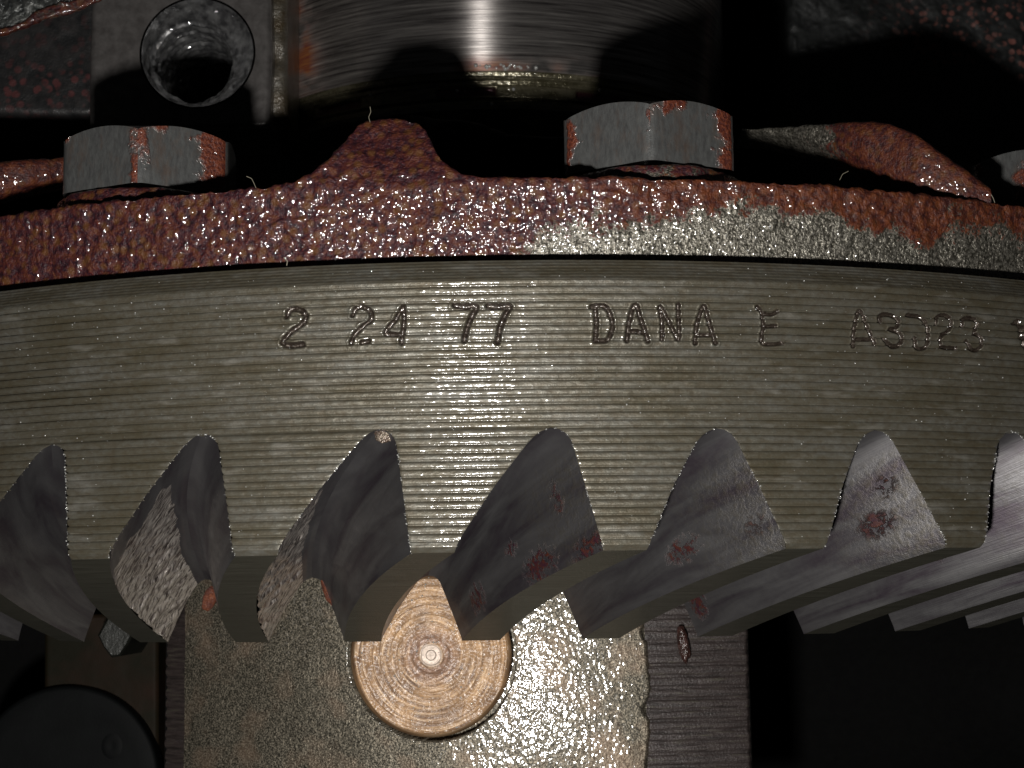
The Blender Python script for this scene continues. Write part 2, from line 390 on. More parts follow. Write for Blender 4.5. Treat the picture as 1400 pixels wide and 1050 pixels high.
def zrows(z0, z1, per=10):
    return np.linspace(z0, z1, max(2, int(round((z1-z0)/GP*per))+1))
def gear_tooth(j):
    mb = MB()
    # left flank = right half of gap j
    si = np.arange(16, 33)
    th, r, z = gap_pts(j, si, TT)
    P = cyl(r, th, z); q = np.random.RandomState(100+j)
    uv = np.stack([r*th*0+(10.8-r)*1.2+j*3.3, 1.06*ph_s[si][:, None]+0*r], -1)
    mask = np.zeros(th.shape)
    Tm, Hm = np.broadcast_arrays(TT[None, :], ph_s[si][:, None])
    spots = {3: [(.28, .12, .09, .16, .9), (.72, .25, .07, .2, .9), (.40, .42, .04, .08, .9), (.04, .06, .08, .09, 1.1), (.12, .55, .03, .2, .6)],
             4: [(.33, .32, .08, .12, .8), (.06, .25, .05, .12, .5)], 5: [(.16, .36, .06, .12, .8), (.08, .62, .04, .08, .8), (.93, .45, .035, .22, 1.6)], 6: [(.4, .3, .05, .1, .4)]}
    for (a, b, ra, rb, s) in spots.get(j, []):
        mask = np.maximum(mask, s*np.exp(-((Tm-a)/ra)**2-((Hm-b)/rb)**2))
    pt = sst(.45, .0, Tm)*sst(.95, .7, Hm)*(.42 if j in (3, 4, 5) else .1)
    mb.grid(P, 1, uv, mask, pit=pt)
    # top land
    n = 9; a = np.linspace(0, 1, n)[:, None]
    tl, rl, zl = gap_pts(j, np.array([32]), TT); tr, rr, zr_ = gap_pts(j+1, np.array([0]), TT)
    th = tl*(1-a)+tr*a; r = rl*(1-a)+rr*a; z = zl*(1-a)+zr_*a
    P = cyl(r, th, z); uv = np.stack([(10*th), r*1.6+0*th], -1)
    mb.grid(P, 2, uv)
    # right flank = left half of gap j+1
    si = np.arange(0, 17)
    th, r, z = gap_pts(j+1, si, TT); P = cyl(r, th, z)
    uv = np.stack([(10.8-r)*1.2+j*3.3, 3+1.06*ph_s[si][:, None]+0*r], -1)
    worn = j in (0, 1)
    if worn:                                  # spalled inner part of the flank, pits as real relief
        tt2 = np.linspace(0, 1, 110); sf = np.linspace(0, 16, 70)
        th, r, z = gap_pts(j+1, si, tt2)
        ii = np.interp(sf, np.arange(17), np.arange(17)); i0 = np.minimum(ii.astype(int), 15); fr = (ii-i0)[:, None]
        th, r, z = [A[i0]*(1-fr)+A[i0+1]*fr for A in (th, r, z)]
        hh = (ph_s[i0]*(1-fr[:, 0])+ph_s[i0+1]*fr[:, 0])[:, None]+0*tt2[None, :]
        T2 = tt2[None, :]+0*hh
        zone = sst(.16, .26, T2+.10*fbm(hh*6, T2*6, 0*hh+j)) * sst(.97, .8, hh+.12*fbm(hh*5+9, T2*5, 0*hh))
        d = (.022*fbm(r*9, z*20+r*8, 0*r+j, 3) + .045*np.minimum(fbm(r*5, z*10+r*5, 0*r+4+j, 2), 0))*zone*sst(0, .08, np.minimum(1-T2, 1)+.001)
        th = th-d/r
        P = cyl(r, th, z); uv = np.stack([(10.8-r)*1.2+j*3.3, 3+1.06*hh], -1)
        zc = (zone[:-1, :-1]+zone[1:, 1:])/2
        mb.grid(P, 3, uv, keep=zc > .35); mb.grid(P, 1, uv, keep=zc <= .35)
    else:
        mb.grid(P, 1, uv)
    # inner end
    hs = np.linspace(0, 1, 9)
    tl, rl, zl = gap_pts(j, np.arange(16, 33), np.array([1.])); tr, rr, zr_ = gap_pts(j+1, np.arange(0, 17)[::-1], np.array([1.]))
    b = np.linspace(0, 1, 5)[None, :]
    mb.grid(cyl(rl*(1-b)+rr*b, tl*(1-b)+tr*b, zl*(1-b)+zr_*b), 1)
    # outer grooved face
    zz = zrows(0, ZR); 
    def edge(g, half, zq):
        zrg = ZR+jit[g][2]
        th, r, z = gap_pts(g, half, np.array([0.])); th = th[:, 0]; z = z[:, 0]
        o = np.argsort(z); return np.interp(zq, z[o], th[o])
    eL = edge(j, np.arange(16, 33), zz); eR = edge(j+1, np.arange(0, 17), zz)
    m = 120; a = np.linspace(0, 1, m)[None, :]
    th = eL[:, None]*(1-a)+eR[:, None]*a; Z = zz[:, None]+0*a
    rr = Rz(Z)+groove(Z, th)
    edgeroll = np.exp(-np.minimum(a, 1-a)*(eR-eL)[:, None]*10.75/.012)
    nick = np.clip(vnoise(Z*16, 0*Z+j, np.where(a < .5, 0, 9)), 0, 1)
    rr = rr + edgeroll*(.006*nick-.004)
    mb.grid(cyl(rr, th, Z), 0, np.stack([10.75*th, Z], -1))
    return mb.build('tooth', [M_gear, M_flank, M_top, M_worn], gear)
for j in list(range(-2, 7)) + [-3, 7, -4, 8, 9, 10]:
    gear_tooth(j)

# stamped characters, as strokes on the rim
def S(x0, y0, k, strokes): return [[(x0+a/k, y0+b/k) for a, b in s] for s in strokes]
GL = []
k = 3.5
GL += [('2', S(380, 400, k, [[(40,115),(50,88),(75,78),(110,85),(130,112),(118,145),(70,180),(35,215),(20,240),(60,253),(115,248)]]), 1.2),
 ('2', S(380, 400, k, [[(355,110),(368,80),(400,68),(438,88),(446,125),(405,162),(362,205),(348,238)],[(400,238),(432,232)]]), 1.05),
 ('4', S(380, 400, k, [[(590,78),(560,130),(512,188),(545,200),(585,200)],[(598,68),(602,130),(590,240)]]), 1.0),
 ('7', S(380, 400, k, [[(845,62),(895,68),(948,66),(928,110),(905,165),(890,230)]]), 1.2),
 ('7', S(380, 400, k, [[(1005,64),(1055,68),(1108,66),(1085,110),(1062,170),(1050,235)]]), 1.2)]
k = 4.118
GL += [('D', S(760, 400, k, [[(203,78),(240,74),(275,78),(305,120),(320,190),(298,258),(262,272),(222,272)],[(222,85),(228,180),(222,270)]]), 1.0),
 ('A', S(760, 400, k, [[(400,270),(412,170),(432,92),(455,75),(482,160),(520,272)],[(412,220),(450,218),(500,228)]]), 1.0),
 ('N', S(760, 400, k, [[(598,262),(598,170),(588,80),(640,170),(692,262),(692,160),(688,70)]]), .9),
 ('A', S(760, 400, k, [[(785,285),(795,180),(825,88),(840,85),(865,170),(900,285)],[(800,240),(880,240)]]), .9),
 ('E', S(760, 400, k, [[(1135,80),(1160,118),(1168,190),(1160,278),(1215,292),(1275,284)],[(1160,118),(1210,124),(1250,108)],[(1168,192),(1240,188)]]), .8)]
k = 4.667
GL += [('A', S(1100, 400, k, [[(310,342),(318,230),(338,140),(358,122),(400,220),(452,332)],[(318,300),(425,300)]]), .8),
 ('3', S(1100, 400, k, [[(485,185),(478,160),(505,142),(560,148),(600,182),(585,225),(548,235),(600,255),(622,290),(605,332),(560,345),(508,300)]]), .9),
 ('D', S(1100, 400, k, [[(662,145),(735,158),(780,210),(790,275),(772,350),(715,352),(705,295)]]), .9),
 ('2', S(1100, 400, k, [[(842,195),(845,160),(880,145),(920,158),(938,200),(915,248),(872,280),(870,335),(900,352),(970,355)]]), .8),
 ('3', S(1100, 400, k, [[(1008,215),(1008,178),(1045,162),(1085,175),(1102,210),(1085,255),(1122,285),(1132,330),(1105,365),(1065,360),(1035,310)]]), .85),
 ('1', S(1100, 400, k, [[(1338,200),(1360,182),(1378,240),(1398,310),(1415,360)]]), .9)]
def strokes_to_uv(st):
    o = []
    for s in st:
        p = np.array([atc(x, y, 10.75) for x, y in s])
        p[:, 0] *= 10.75
        n = 8*(len(p)-1)+1; q = np.linspace(0, len(p)-1, n); 
        # Catmull-Rom
        P = np.vstack([2*p[0]-p[1], p, 2*p[-1]-p[-2]])
        i = np.minimum(q.astype(int), len(p)-2); t = (q-i)[:, None]
        a, b, c, d = P[i], P[i+1], P[i+2], P[i+3]
        o.append(.5*(2*b+(c-a)*t+(2*a-5*b+4*c-d)*t*t+(3*b-a-3*c+d)*t**3))
    return o
def seg_dist(U, Z, pts):
    best = np.full(U.shape, 9.)
    for a, b in zip(pts[:-1], pts[1:]):
        ab = b-a; L = ab@ab+1e-12
        t = np.clip(((U-a[0])*ab[0]+(Z-a[1])*ab[1])/L, 0, 1)
        best = np.minimum(best, np.hypot(U-a[0]-t*ab[0], Z-a[1]-t*ab[1]))
    return best
def rim():
    T0, T1 = -.92, .95
    th = np.r_[np.arange(T0, -.46, .03/10.75), np.arange(-.46, .46, .0065/10.75), np.arange(.46, T1, .03/10.75)]; z = zrows(ZR, ZT, 11)
    TH, Z = np.meshgrid(th, z); U = TH*10.75
    near = (Z > 1.55)
    lip = np.zeros(TH.shape); dep = np.zeros(TH.shape); gid = np.full(TH.shape, -1)
    for g, (ch, st, wd) in enumerate(GL):
        for p in strokes_to_uv(st):
            u0_, u1_ = p[:, 0].min()-.08, p[:, 0].max()+.08; v0_, v1_ = p[:, 1].min()-.08, p[:, 1].max()+.08
            ci = np.where((th*10.75 > u0_) & (th*10.75 < u1_))[0]; ri = np.where((z > v0_) & (z < v1_))[0]
            if not len(ci) or not len(ri): continue
            sl = np.s_[ri[0]:ri[-1]+1, ci[0]:ci[-1]+1]
            d = seg_dist(U[sl], Z[sl], p); d = d*(1+.18*vnoise(U[sl]*25, Z[sl]*25, 0*d))
            w_ = .0178*wd
            e = np.exp(-(d/w_)**4)*.9+np.exp(-(d/w_)**2)*.1
            dep[sl] = np.maximum(dep[sl], e*wd**.5)
            rimup = .0035*np.exp(-((d-w_*1.9)/(w_*.5))**2)
            lip[sl] = np.maximum(lip[sl], rimup*(1+.6*vnoise(U[sl]*30, Z[sl]*30, 0*d)))
            gid[sl] = np.where(d < w_*1.2, g, gid[sl])
    gr = groove(Z, TH)*(1-.7*np.clip(dep, 0, 1))
    dmg = .004*fbm(U*40, Z*40, 0*U, 2)*np.clip(dep, 0, 1)
    R = Rz(Z)+gr-.036*dep+dmg+lip
    P = cyl(R, TH, Z); uv = np.stack([U, Z], -1)
    gc = gid[:-1, :-1]
    mb = MB(); mb.grid(P, 0, uv, keep=gc < 0)
    # bevel into the black seam and the upper face of the rim
    rr = np.array([float(Rz(ZT)), 10.55, 10.3, 9.0]); zz = np.array([ZT, ZT+.015, ZT+.016, ZT+.016])
    th2 = np.linspace(T0, T1, 300)
    P2 = cyl(rr[:, None], th2[None, :], zz[:, None]); mb.grid(P2, 0, np.stack([10*th2[None, :]+0*P2[..., 0], rr[:, None]+0*P2[..., 0]], -1))
    mb.build('rim', [M_gear], gear)
    for g in range(len(GL)):
        if (gc == g).sum() < 5: continue
        m2 = MB(); m2.grid(P, 0, uv, keep=gc == g)
        m2.build('stamped_character', [M_glyph], gear)
rim()

# tiny shiny beads added as glints on the burrs along the tooth edges and on the rim (too many to count)
def sphere_arr(sub=1):
    import bmesh
    bm = bmesh.new(); bmesh.ops.create_icosphere(bm, subdivisions=sub, radius=1)
    v = np.array([list(x.co) for x in bm.verts]); f = np.array([[q.index for q in p.verts] for p in bm.faces]); bm.free(); return v, f
def beads(name, pts, rad, mat, parent=None, sub=2, squash=None):
    v, f = sphere_arr(sub); n = len(pts); pts = np.array(pts); rad = np.array(rad)
    V = (pts[:, None, :]+v[None]*rad[:, None, None]).reshape(-1, 3)
    Fc = (f[None]+(np.arange(n)*len(v))[:, None, None]).reshape(-1, 3)
    me = bpy.data.meshes.new(name); me.vertices.add(len(V)); me.vertices.foreach_set('co', V.astype('f').ravel())
    me.loops.add(len(Fc)*3); me.loops.foreach_set('vertex_index', Fc.astype('i').ravel())
    me.polygons.add(len(Fc)); me.polygons.foreach_set('loop_start', np.arange(0, len(Fc)*3, 3, dtype='i')); me.polygons.foreach_set('use_smooth', np.ones(len(Fc), bool))
    me.update(calc_edges=True); me.materials.append(mat)
    o = bpy.data.objects.new(name, me); C.objects.link(o); o.parent = parent; o['kind'] = 'stuff'; return o
q = np.random.RandomState(5); pts = []; rad = []
for g in range(-3, 9):
    for half, dens in ((np.arange(0, 17), 50), (np.arange(16, 33), 80)):
        th, r, z = gap_pts(g, half, np.array([0.])); th, z = th[:, 0], z[:, 0]
        for _ in range(dens):
            s = q.rand()*(len(half)-1); i = int(s); f = s-i
            a, b = th[i]*(1-f)+th[i+1]*f, z[i]*(1-f)+z[i+1]*f
            if float(vnoise(a*45, b*5, g*.7)) < .05 and q.rand() < .85: continue
            pts.append(cyl(float(Rz(b))+.001, a+q.randn()*.0004, b+q.randn()*.004)); rad.append(.0035+.006*q.rand()**3)
for _ in range(900):
    a, b = q.uniform(-.45, .45), q.uniform(.1, 2.5)
    if b < ZR and q.rand() < .99:
        jj = (a-PH)/DL; fr = jj-math.floor(jj)
        if .12 < fr < .93: continue
    pts.append(cyl(float(Rz(b))-.002, a, b)); rad.append(.003+.006*q.rand()**3)
beads('edge_glint_beads', pts, rad, M_bead, gear, 1)

# ------------------------------------------------------------------ differential case: flange, ribs, body
case = thing('differential_case', 'cast iron differential case, its rusty flange above the ring gear and bare body below', 'casting')
RF = 10.42
zb_f = 2.558+.045
zt_f = atc(715, 243, RF)[1]
def px_th(px, r=RF, py=240): return atc(px, py, r)[0]
def flange():
    th = np.arange(-.90, .92, .0135/RF)
    lob1 = [(370, 0), (405, 5), (432, 20), (455, 46), (470, 70), (480, 86), (494, 93), (535, 95), (562, 90), (578, 72), (592, 42), (610, 18), (635, 5), (670, 0)]
    lob2 = [(1160, 0), (1205, 6), (1232, 50), (1250, 62), (1275, 56), (1310, 36), (1345, 14), (1385, 3), (1400, 0)]
    hp = np.zeros(len(th))
    for L in (lob1,):
        xs = np.array([px_th(a, RF, 240) for a, b in L]); hs = np.array([b for a, b in L])/2157.*13.9*1.12
        hp = hp+np.interp(th, xs, hs, left=0, right=0)
    ker = np.hanning(9); ker /= ker.sum(); hp = np.convolve(np.pad(hp, 4, mode='edge'), ker, 'valid')
    nv = 62; v = np.linspace(0, 1, nv)
    zb = zt_f+0*th
    rows_r, rows_z = [], []
    for vv in v:                              # front face, then the lobes lean back
        z = zb_f+(zb-zb_f+hp)*vv
        over = np.clip((z-zb+.06)/.85, 0, 2)
        r = RF-.42*over**1.3-.13*(1-vv)**1.0
        rows_r.append(r); rows_z.append(z)
    for e in np.linspace(.04, 1, 34):
        rows_r.append(rows_r[nv-1]-1.7*e); rows_z.append(rows_z[nv-1]+.05*np.sin(min(e*8, PI/2))*0+(-.10*e**.8*(hp*4))-.02*e)
    R = np.array(rows_r); Z = np.array(rows_z); TH = np.broadcast_to(th, R.shape)
    P = cyl(R, TH, Z)
    # outward normals for the displacement
    du = np.gradient(P, axis=1); dv = np.gradient(P, axis=0); nn = np.cross(du, dv); nn /= np.linalg.norm(nn, axis=-1, keepdims=True)+1e-9
    X, Y, W = P[..., 0], P[..., 1], P[..., 2]
    # rust on the left and along the top; bare in the lower right
    U = TH*RF; zrel = (Z-zb_f)/(zt_f-zb_f)
    pxu = 703+U*150
    bare_top = np.interp(pxu, [640, 700, 800, 960, 1040, 1140, 1220, 1300, 1420], [-.3, .1, .42, .80, .72, .66, .45, .52, .6])
    rust = .5 + 1.5*(zrel-bare_top) + 0.8*fbm(U*2.2, Z*1.8, 0*U+2, 4)
    rust = np.clip(rust, 0, 1)
    lumps = np.abs(vnoise(X*11, Y*11, W*11)); l2 = vnoise(X*6, Y*6, W*6); l3 = vnoise(X*26, Y*26, W*26)
    disp = (.020*l2+.016*(1-2*lumps)+.009*l3)*(.35+.65*rust)+.02*fbm(X*2, Y*2, W*2, 2)
    edge_keep = np.ones_like(R); edge_keep[0] = 0; edge_keep[1] = .5
    P = P+nn*(.75*disp*edge_keep)[..., None]
    orange = np.clip(sst(760, 1000, pxu)+.25*fbm(U*1.2, Z*2, 0*U+9, 2)+.6*sst(.75, 1.1, zrel)*sst(640, 700, pxu), 0, 1)
    mb = MB(); mb.grid(P, 0, np.stack([U, Z], -1), rust, pit=orange)
    # underside, back to the seam
    rr = np.array([RF, RF-.02, 9.0]); zz = np.array([zb_f, zb_f-.004, zb_f-.004])
    mb.grid(cyl(rr[:, None], th[None, ::6], zz[:, None]), 0, None, 1.)
    mb.build('flange', [M_cast], case)
flange()

def ribbon(name, path, thick, mat, rustv, parent, amp=.02):
    # path rows: (px, top py, bottom py, Y)
    n = 90; q = np.linspace(0, len(path)-1, n); A = np.array(path, float)
    A = np.stack([np.interp(q, np.arange(len(path)), A[:, c]) for c in range(4)], 1)
    ker = np.hanning(15); ker /= ker.sum()
    A = np.stack([np.convolve(np.pad(A[:, c], 7, mode='edge'), ker, 'valid') for c in range(4)], 1)
    m = 44; rows = []
    for i in range(n):
        a = np.array(at(A[i, 0], A[i, 1], A[i, 3])); b = np.array(at(A[i, 0], A[i, 2], A[i, 3]))
        c = (a+b)/2; h = (a-b)/2
        ang = np.linspace(0, 2*PI, m, endpoint=False)
        ca, sa = np.cos(ang), np.sin(ang)
        se = np.sign(ca)*np.abs(ca)**.6; ce = np.sign(sa)*np.abs(sa)**.6
        rows.append(c[None]+h[None]*se[:, None]+np.array([0, -thick/2, 0])[None]*ce[:, None])
    P = np.array(rows)
    du = np.gradient(P, axis=0); dv = np.gradient(P, axis=1); nn = np.cross(dv, du); nn /= np.linalg.norm(nn, axis=-1, keepdims=True)+1e-9
    X, Y, W = P[..., 0], P[..., 1], P[..., 2]
    P = P+nn*(amp*fbm(X*9, Y*9, W*9, 3))[..., None]
    rs = np.interp(q, np.arange(len(path)), rustv)[:, None]+0*P[..., 0]
    mb = MB(); mb.grid(P, 0, None, rs, wrap=True, pit=.6*rs)
    return mb.build(name, [mat], parent)
ribbon('rib', [(1005, 189, 192, -7.0), (1060, 183, 197, -7.5), (1115, 177, 212, -8.0), (1165, 172, 232, -8.4), (1205, 173, 258, -8.6), (1245, 188, 285, -8.8), (1290, 222, 295, -8.9), (1345, 264, 310, -8.9)], .7, M_cast, [0, .0, .3, .9, 1, 1, 1, 1], case)
ribbon('rib', [(-60, 222, 285, -7.6), (0, 225, 276, -7.6), (50, 221, 262, -7.5), (110, 219, 250, -7.2), (170, 222, 245, -7)], .5, M_cast, [1, 1, 1, 1, 1], case)
ribbon('rib', [(560, 160, 230, -7.6), (600, 166, 235, -6.6), (650, 169, 240, -5.8), (690, 186, 245, -5.3), (740, 189, 250, -5.0), (800, 191, 250, -4.8)], .45, M_black, [0]*6, case)  # this web's shadow is put into its black colour

# ------------------------------------------------------------------ bolts and their seats
def bolt(px, py_base, rb, rot, label, spots, ang_deg=0):
    th = atc(px, py_base, rb)[0]; zb = atc(px, py_base, rb+.75)[1]
    x, y = rb*math.sin(th), -rb*math.cos(th)
    t = thing('ring_gear_bolt', label, 'bolt', (x, y, zb), 'hex bolts round the flange')
    AFh = .81; H = .63
    mb = MB(); nc = 28
    cols = []; corner = AFh/math.cos(PI/6)
    per = []
    for f in range(6):
        a = rot-PI/2+f*PI/3+PI/6               # face normal
        nx, ny = math.cos(a), math.sin(a); tx, ty = -ny, nx
        s = np.linspace(-corner/2, corner/2, nc)
        rr = np.sqrt(AFh**2+s**2); 
        ztop = H-np.maximum(rr-AFh*.985, 0)*.62
        zbot = .012+0*rr
        v = np.linspace(0, 1, 16)[:, None]
        X = (nx*AFh+tx*s)[None]+0*v; Y = (ny*AFh+ty*s)[None]+0*v; Z = zbot*(1-v)+ztop*v
        # soften corners
        k_ = 1-.03*np.exp(-((corner/2-np.abs(s))/.035)); X = X*k_; Y = Y*k_
        n_ = .004*fbm(X*14+px, Y*14, Z*14, 3); X = X+nx*n_; Y = Y+ny*n_
        m = 0*Z
        for (ff, ca, cz, ra, rz, st) in spots:
            if ff == f: m = np.maximum(m, st*np.exp(-((s[None]/corner*2-ca)/ra)**2-((Z/H-cz)/rz)**2))
        mb.grid(np.stack([X, Y, Z], -1), 0, np.stack([s[None]+0*v, Z], -1), m)
        # chamfer cone piece to the flat top
        e = np.linspace(0, 1, 4)[:, None]
        rx = AFh*.90
        X2 = X[-1][None]*(1-e)+X[-1][None]/np.hypot(X[-1], Y[-1])[None]*rx*e
        Y2 = Y[-1][None]*(1-e)+Y[-1][None]/np.hypot(X[-1], Y[-1])[None]*rx*e
        Z2 = Z[-1][None]*(1-e)+H*1.0*e
        mb.grid(np.stack([X2, Y2, Z2], -1), 0, None, .3*np.ones(X2.shape))
        e = np.linspace(0, 1, 3)[:, None]
        mb.grid(np.stack([X2[-1][None]*(1-e), Y2[-1][None]*(1-e), H+0*(X2[-1][None]*e)], -1), 0, None, .5)
    mb.build('hex_head', [M_bolt], t)
    mb = MB(); a = np.linspace(0, 2*PI, 48, endpoint=False)[None]
    rr = np.array([0, .52, .56, .58, .58])[:, None]; zz = np.array([.012, .012, -.01, -.1, -.6])[:, None]
    mb.grid(np.stack([rr*np.cos(a), rr*np.sin(a), zz+0*a], -1), 0, None, .8, wrap=True)
    mb.build('shank', [M_bolt], t)
    # seat: a raised boss on the flange
    mb = MB(); a = np.linspace(0, 2*PI, 260, endpoint=False)[None]
    R0 = np.array([0, .5, .75, .86, .90, .915, .92, .93, .95, 1.0])[:, None]; Z0 = np.array([0, 0, 0, -.005, -.02, -.045, -.08, -.12, -.20, -.35])[:, None]
    irr = 1+.03*vnoise(np.cos(a)*3+px, np.sin(a)*3, 0*a)
    X = R0*irr*np.cos(a); Y = R0*irr*np.sin(a); Z = Z0-.012+0*a
    dd = .014*fbm(X*12+px, Y*12, Z*12, 3)*(R0 > .7)
    mb.grid(np.stack([X*(1+dd)+x, Y*(1+dd)+y, Z+zb+dd*.5], -1), 0, None, .9 if px < 600 else .62, wrap=True)
    mb.build('bolt_seat', [M_cast], case)
    return t
d15 = math.radians
bolt(208, 252, 9.28, math.radians(4.0), 'grey hex bolt at the left, thick red rust on its right-hand face', [(0, .75, .5, .42, .8, 1.15), (0, -.95, .75, .3, .4, .9), (5, .97, .5, .22, .8, .8), (5, -.9, .95, .25, .2, .7), (0, -.6, .95, .4, .18, .8)])
bolt(885, 226, 9.28, math.radians(-3), 'cleanest grey hex bolt right of centre, two faces meeting at a bright edge', [(0, .88, .5, .36, 1., 1.0), (0, -.5, .95, .5, .32, .9), (5, -.92, .45, .22, .6, .85), (5, .97, .6, .08, .4, .6)])
bolt(1428, 262, 9.28, math.radians(-12), 'hex bolt cut off by the right edge of the picture', [(5, -.9, .6, .3, .5, .9), (5, .2, .5, .3, .3, .8), (0, 0, .5, .5, .5, .7)])

# ------------------------------------------------------------------ case body below the teeth
BX, BR = .75, 7.0
def body():
    def tb(px, py=950): return atc(px, py, BR, BX)[0]
    tL, t1, t2, tR = tb(230), tb(273), tb(890), tb(1029)
    top_z, bot_z = .2, -3.2
    th = np.arange(t1-.02, t2+.02, .016/BR); z = np.arange(bot_z, top_z, .016)
    TH, Z = np.meshgrid(th, z); X = TH*BR
    # bore for the pin
    pc = at(589, 896, -7.0)
    PX = BX+BR*np.sin(TH)
    dd = np.hypot(PX-pc.x, Z-pc.z)
    bulge = .06*np.exp(-((dd-.9)/.6)**2)
    rough = .004*fbm(X*22, Z*22, 0*X, 3)+.012*fbm(X*2.5, Z*2.5, 0*X+3, 2)
    R = BR+rough+bulge*.3
    R = np.where(dd < .915, BR-.35, R)
    er = np.minimum((TH-tb(256)-.012*fbm(0*Z, Z*5, 0*Z, 3)), (tb(888)-TH+.012*fbm(0*Z+4, Z*5, 0*Z, 3)))*BR
    R = R-.10*(1-sst(-.01, .05, er))
    P = cyl(R, TH, Z); P[..., 0] += BX; P[..., 1] = -BR+(P[..., 1]+BR)*np.where(dd < .915, 1, .72)
    mb = MB(); mb.grid(P, 0, np.stack([X, Z], -1))
    # turned shoulders on both sides
    for a, b, s in ((t2-.006, tR, 1), (tL, t1+.006, 0)):
        th = np.linspace(a, b, 90); TH, Z = np.meshgrid(th, z); X = TH*BR
        k_ = Z/.125+.25*vnoise(Z*2, 0*Z, 0*Z); p = k_-np.floor(k_)
        R = BR-.07-(.03*np.abs(2*p-1)**3)+.008*fbm(X*4, Z*24, 0*X+5, 3)
        e = ((b-TH) if s else (TH-a))*BR+.02*fbm(Z*6, 0*Z, 0*Z+8, 3)
        R = R-.06*(1-sst(-.01, .05, e))
        P = cyl(R, TH, Z); P[..., 0] += BX; P[..., 1] = -BR+(P[..., 1]+BR)*.72; mb.grid(P, 1, np.stack([X, Z], -1))
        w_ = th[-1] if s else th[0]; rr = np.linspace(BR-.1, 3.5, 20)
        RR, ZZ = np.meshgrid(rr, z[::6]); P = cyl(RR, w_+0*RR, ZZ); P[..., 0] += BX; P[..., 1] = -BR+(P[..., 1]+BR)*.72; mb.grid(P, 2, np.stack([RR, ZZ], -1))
    mb.build('body', [M_body, M_tdark, M_black], case)
    return pc
pc = body()

# pin end
def pin():
    t = thing('cross_pin', 'round bronze coloured pin end with concentric turning marks in the lower casting', 'pin', (pc.x, -6.55, pc.z))
    R = .875
    mb = MB(); a = np.linspace(0, 2*PI, 220, endpoint=False)[None]
    rr = np.r_[0, np.linspace(.02, .80, 150), .82, .835, .855, .868, .875, .875, .875]
    yy = np.zeros(len(rr)); 
    face = (rr < .81); 
    yy = np.where(rr < .055, -.012, 0)+np.where((rr > .055) & (rr < .075), .018, 0)+np.where((rr > .09) & (rr < .105), .004, 0)
    yy = yy-.0006*np.sin(rr*95)*face-.0010*np.sin(rr*61+1)*face+.03*(1-np.clip(rr/.25, 0, 1))*(rr > .075)
    yy[-6:] = [.004, .012, .025, .05, .12, .5]; yy[-7] = .0
    X = rr[:, None]*np.cos(a); Z = rr[:, None]*np.sin(a); Y = yy[:, None]+0*a+.003*fbm(X*3, Z*3, 0*X, 2)
    mb.grid(np.stack([X, Y-.42, Z], -1), 0, None, wrap=True, flip=True)
    mb.build('pin_face', [M_pin], t)
pin()
q = np.random.RandomState(9); pts = []; rad = []  # shiny beads added for glints on the pin face
for _ in range(170):
    r_ = .84*math.sqrt(q.rand()); a_ = q.rand()*2*PI
    pts.append((pc.x+r_*math.cos(a_), -6.97, pc.z+r_*math.sin(a_))); rad.append(.004+.007*q.rand()**3)
bo = beads('pin_glint_beads', pts, rad, M_bead, None, 2); tag(bo, 'tiny shiny beads added as glints over the bronze pin end', 'glint beads')

